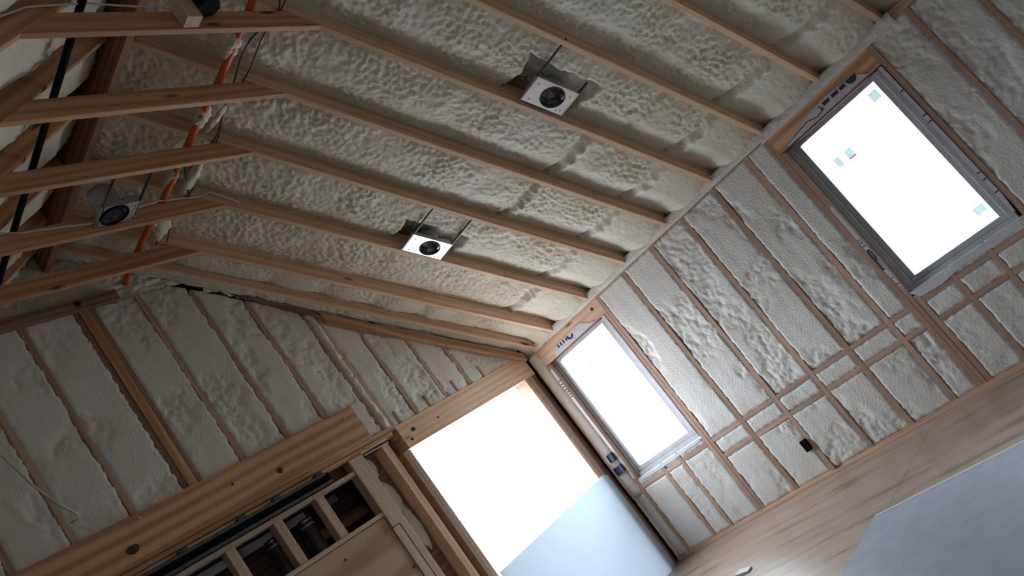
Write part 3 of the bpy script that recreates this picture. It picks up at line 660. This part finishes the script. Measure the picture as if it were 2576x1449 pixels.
tag(MB().tube(pts, .005, 6).build('dark_cable', WIREB, grain='y'), 'second thin cable running beside the darker one near the orange pipe', 'cable', 'cables beside the orange pipe')
def clump(c, ax, rad, seed, label):
    c = Vector(c); a = Vector(ax)
    def P(u, v):
        th = u * 2 * np.pi; t = v * 2 - 1; r = np.sqrt(np.clip(1 - t * t, 0, 1)) * rad * (1 + .35 * vnoise(th * 1.0 + 3, t * 3, seed) + .15 * vnoise(th * 3, t * 8, seed + 1))
        return c.x + a.x * t + r * np.cos(th), c.y + a.y * t + .3 * r * np.sin(th), c.z + a.z * t + r * np.sin(th) * .7
    o = grid('foam_clump', P, 26, 30, FOAM, kind=None); tag(o, label, 'foam clump', 'overspray foam clumps on pipe and cables')
clump((3.35, 3.27, 3.21), (.0, .12, .0), .045, 1, 'whitish foam clump on the orange pipe past the nearest visible tie')
clump((3.37, 3.90, 3.21), (.0, .12, .0), .048, 2, 'foam clump on the orange pipe between the second and third ties')
clump((3.50, 3.95, 3.22), (-.02, .15, .01), .026, 3, 'slender foam strand on the cables between the second and third ties')
clump((3.35, 4.52, 3.22), (.0, .14, .0), .046, 4, 'foam clump wrapping the orange pipe before the tie with the lamp')
clump((3.53, 4.60, 3.22), (-.02, .20, .0), .050, 5, 'ragged foam clump on the cables before the tie with the lamp')
clump((3.47, 5.14, 3.22), (.0, .18, .0), .060, 6, 'broad foam flap beside the orange pipe nearest the gable')
clump((3.40, 5.06, 3.22), (.02, .14, .0), .020, 7, 'narrow foam strand between the orange pipe and the broad flap')
tag(MB().tube([(2.2, 4.73, 3.185), (2.34, 4.735, 3.155), (2.6, 4.725, 3.13), (2.80, 4.715, 3.10), (3.08, 4.72, 3.155), (3.3, 4.725, 3.185), (3.6, 4.73, 3.155), (3.72, 4.72, 3.17), (3.9, 4.72, 3.02)], .006, 8).build('white_cable', WIREW), 'white cable along the tie holding the lamp housing', 'cable')
tag(MB().tube([(1.6, 2.94, 3.0), (1.9, 2.93, 3.13), (2.05, 2.94, 3.20), (2.35, 2.94, 3.225), (2.62, 2.94, 3.20), (2.74, 2.925, 3.19), (2.80, 2.92, 3.16), (2.82, 2.91, 3.09), (2.845, 2.90, 3.062), (2.87, 2.90, 3.065), (2.89, 2.90, 3.09)], .0055, 8).build('white_cable', WIREW), 'thin cable looping to the wood block on the nearest tie', 'cable')
tag(MB().tube([(1.6, 5.78, 2.5), (1.93, 5.72, 2.19), (1.96, 5.70, 2.05), (2.0, 5.71, 1.9), (2.07, 5.70, 1.71), (2.13, 5.70, 1.61), (2.135, 5.71, 1.575), (2.09, 5.74, 1.58)], .008, 8).build('white_cable', WIREW), 'loose white cable hanging before the left gable studs', 'cable')

def lamp_housing(org, U, V, W, label, lu, lv, hole, hr, canlen, bars, level=False):
    """U along the long side, V across, W up into the cavity"""
    org, U, V, W = map(Vector, (org, U, V, W))
    e = empty('lamp_housing', org, label, 'lamp housing', 'recessed lamp housings in the roof')
    T = lambda a, b, c: tuple(org + U * a + V * b + W * c)
    n = 40; hu, hv = hole; m = MB(); rim = []; edge = []
    for k in range(n):
        t = 2 * math.pi * k / n; c, s = math.cos(t), math.sin(t)
        rim.append((hu + hr * c, hv + hr * s))
        q = min((lu / 2 - hu) / c if c > 1e-6 else (-lu / 2 - hu) / c if c < -1e-6 else 9, (lv / 2 - hv) / s if s > 1e-6 else (-lv / 2 - hv) / s if s < -1e-6 else 9)
        edge.append((hu + q * c, hv + q * s))
    # snap nearest samples to the corners
    for cu in (-lu / 2, lu / 2):
        for cv in (-lv / 2, lv / 2):
            i = min(range(n), key=lambda k: (edge[k][0] - cu) ** 2 + (edge[k][1] - cv) ** 2); edge[i] = (cu, cv)
    for zz in (0, .002):
        m.v += [T(a, b, zz) for a, b in rim]; m.v += [T(a, b, zz) for a, b in edge]
    for k in range(n):
        k2 = (k + 1) % n
        m.f += [(k, k2, n + k2, n + k), (2 * n + k, 3 * n + k, 3 * n + k2, 2 * n + k2), (k, 2 * n + k, 2 * n + k2, k2), (n + k, n + k2, 3 * n + k2, 3 * n + k)]
    m.build('pan', GALV, e, smooth=False)
    def fl(a0, a1, b0, b1, z0, z1, nm, mat):
        P = [T(a0, b0, z0), T(a1, b0, z0), T(a1, b1, z0), T(a0, b1, z0), T(a0, b0, z1), T(a1, b0, z1), T(a1, b1, z1), T(a0, b1, z1)]
        return MB().quad_box(P).build(nm, mat, e)
    mm = MB()
    for a0, a1, b0, b1 in ((-lu / 2, lu / 2, -lv / 2, -lv / 2 + .002), (-lu / 2, lu / 2, lv / 2 - .002, lv / 2), (-lu / 2, -lu / 2 + .002, -lv / 2, lv / 2), (lu / 2 - .002, lu / 2, -lv / 2, lv / 2)):
        mm.quad_box([T(a0, b0, .002), T(a1, b0, .002), T(a1, b1, .002), T(a0, b1, .002), T(a0, b0, .035), T(a1, b0, .035), T(a1, b1, .035), T(a0, b1, .035)])
    mm.build('pan_flange', GALVD, e)
    can = MB(); rr = [hr, hr * 1.02, hr * 1.02, hr * .92, hr * .05]; zz = [.001, .01, canlen * .8, canlen, canlen]
    for r_, z_ in zip(rr, zz): can.v += [T(hu + r_ * math.cos(2 * math.pi * k / 28), hv + r_ * math.sin(2 * math.pi * k / 28), z_) for k in range(28)]
    for i in range(4):
        for k in range(28): can.f.append((i * 28 + k, i * 28 + (k + 1) % 28, (i + 1) * 28 + (k + 1) % 28, (i + 1) * 28 + k))
    can.sm = True; can.build('can', GALVD, e)
    rf = MB()                                                     # faceted reflector inside
    for r_, z_ in ((hr * .93, .02), (hr * .75, canlen * .45), (hr * .12, canlen * .7)): rf.v += [T(hu + r_ * math.cos(2 * math.pi * k / 7 + .4), hv + r_ * math.sin(2 * math.pi * k / 7 + .4), z_) for k in range(7)]
    for i in range(2):
        for k in range(7): rf.f.append((i * 7 + k, i * 7 + (k + 1) % 7, (i + 1) * 7 + (k + 1) % 7, (i + 1) * 7 + k))
    rf.f.append(tuple(range(14, 21))); rf.build('reflector', REFL, e, smooth=False)
    rg = MB(); pts = [T(hu + hr * math.cos(2 * math.pi * k / 32), hv + hr * math.sin(2 * math.pi * k / 32), -.002) for k in range(33)]
    rg.tube(pts, .004 if not level else .010, 6, caps=False); rg.build('trim_ring', BLKMET if not level else BLACK, e)
    for a, b0, b1 in bars: fl(a - .004, a + .004, b0, b1, .0, .022, 'hanger_bar', BLKMET)
    for a, b in ((-lu * .38, -lv * .3), (-lu * .36, lv * .34), (lu * .38, lv * .3), (lu * .36, -lv * .3), (lu * .30, lv * .36)):
        sl = MB().quad_box([T(a, b, -.001), T(a + .006, b, -.001), T(a + .006, b + .016, -.001), T(a, b + .016, -.001), T(a, b, 0), T(a + .006, b, 0), T(a + .006, b + .016, 0), T(a, b + .016, 0)])
        sl.build('slot', BLACK, e)
    fl(lu / 2 - .10, lu / 2 - .01, -lv / 2 + .02, -lv / 2 + .10, .004, .07, 'junction_box', GALVD)
    return e
Uv = (math.cos(TH), 0, -math.sin(TH)); Wv = (math.sin(TH), 0, math.cos(TH))
# lamp on the slope: org is the centre of the pan, hair below the rafter plane
def on_slope(x, y, d): return (x - nx * -d, y, zr(x) - nz * -d)
lamp_housing((5.22, 2.80, zr(5.22) + .004), Uv, (0, 1, 0), Wv, 'dull steel recessed lamp housing between upper rafters', .385, .225, (.022, -.002), .094, .15, [(-.187, -.46, .11), (.187, -.22, .11)])
lamp_housing((5.21, 4.63, zr(5.21) + .004), Uv, (0, 1, 0), Wv, 'bright white recessed lamp housing near the middle of the roof', .385, .215, (.026, 0), .090, .15, [(-.187, -.44, .10), (.187, -.44, .10)])
lamp_housing((2.91, 4.625, 3.075), (1, 0, 0), (0, 1, 0), (0, 0, 1), 'recessed lamp housing with black ring hanging beside a collar tie', .28, .21, (-.03, 0), .092, .21, [(-.13, -.43, .10), (.13, -.43, .10)], level=True)
# black box on a wood block at the nearest tie
tag(bx(2.80, 2.90, 2.865, 2.948, 3.045, 3.30).build('wood_block', PINE_P, grain='z', bevel=.003), 'pale wood block fixed to the nearest collar tie', 'block')
e = empty('junction_box', (2.975, 2.86, 3.10), 'round black electrical box beside the pale wood block', 'electrical box')
MB().tube([(2.97, 2.86, 3.10), (2.97, 2.86, 3.19)], [.066, .072], 8).build('box_body', BLACK, e, smooth=False)
for x, z in ((2.915, 3.125), (3.02, 3.115)): bx(x - .012, x + .012, 2.783, 2.80, z - .012, z + .016).build('screw_tab', GALV, e)
MB().tube([(2.93, 2.79, 3.12), (2.95, 2.775, 3.15), (2.98, 2.775, 3.13), (3.0, 2.78, 3.10)], .004, 6).build('wire', WIREB, e)
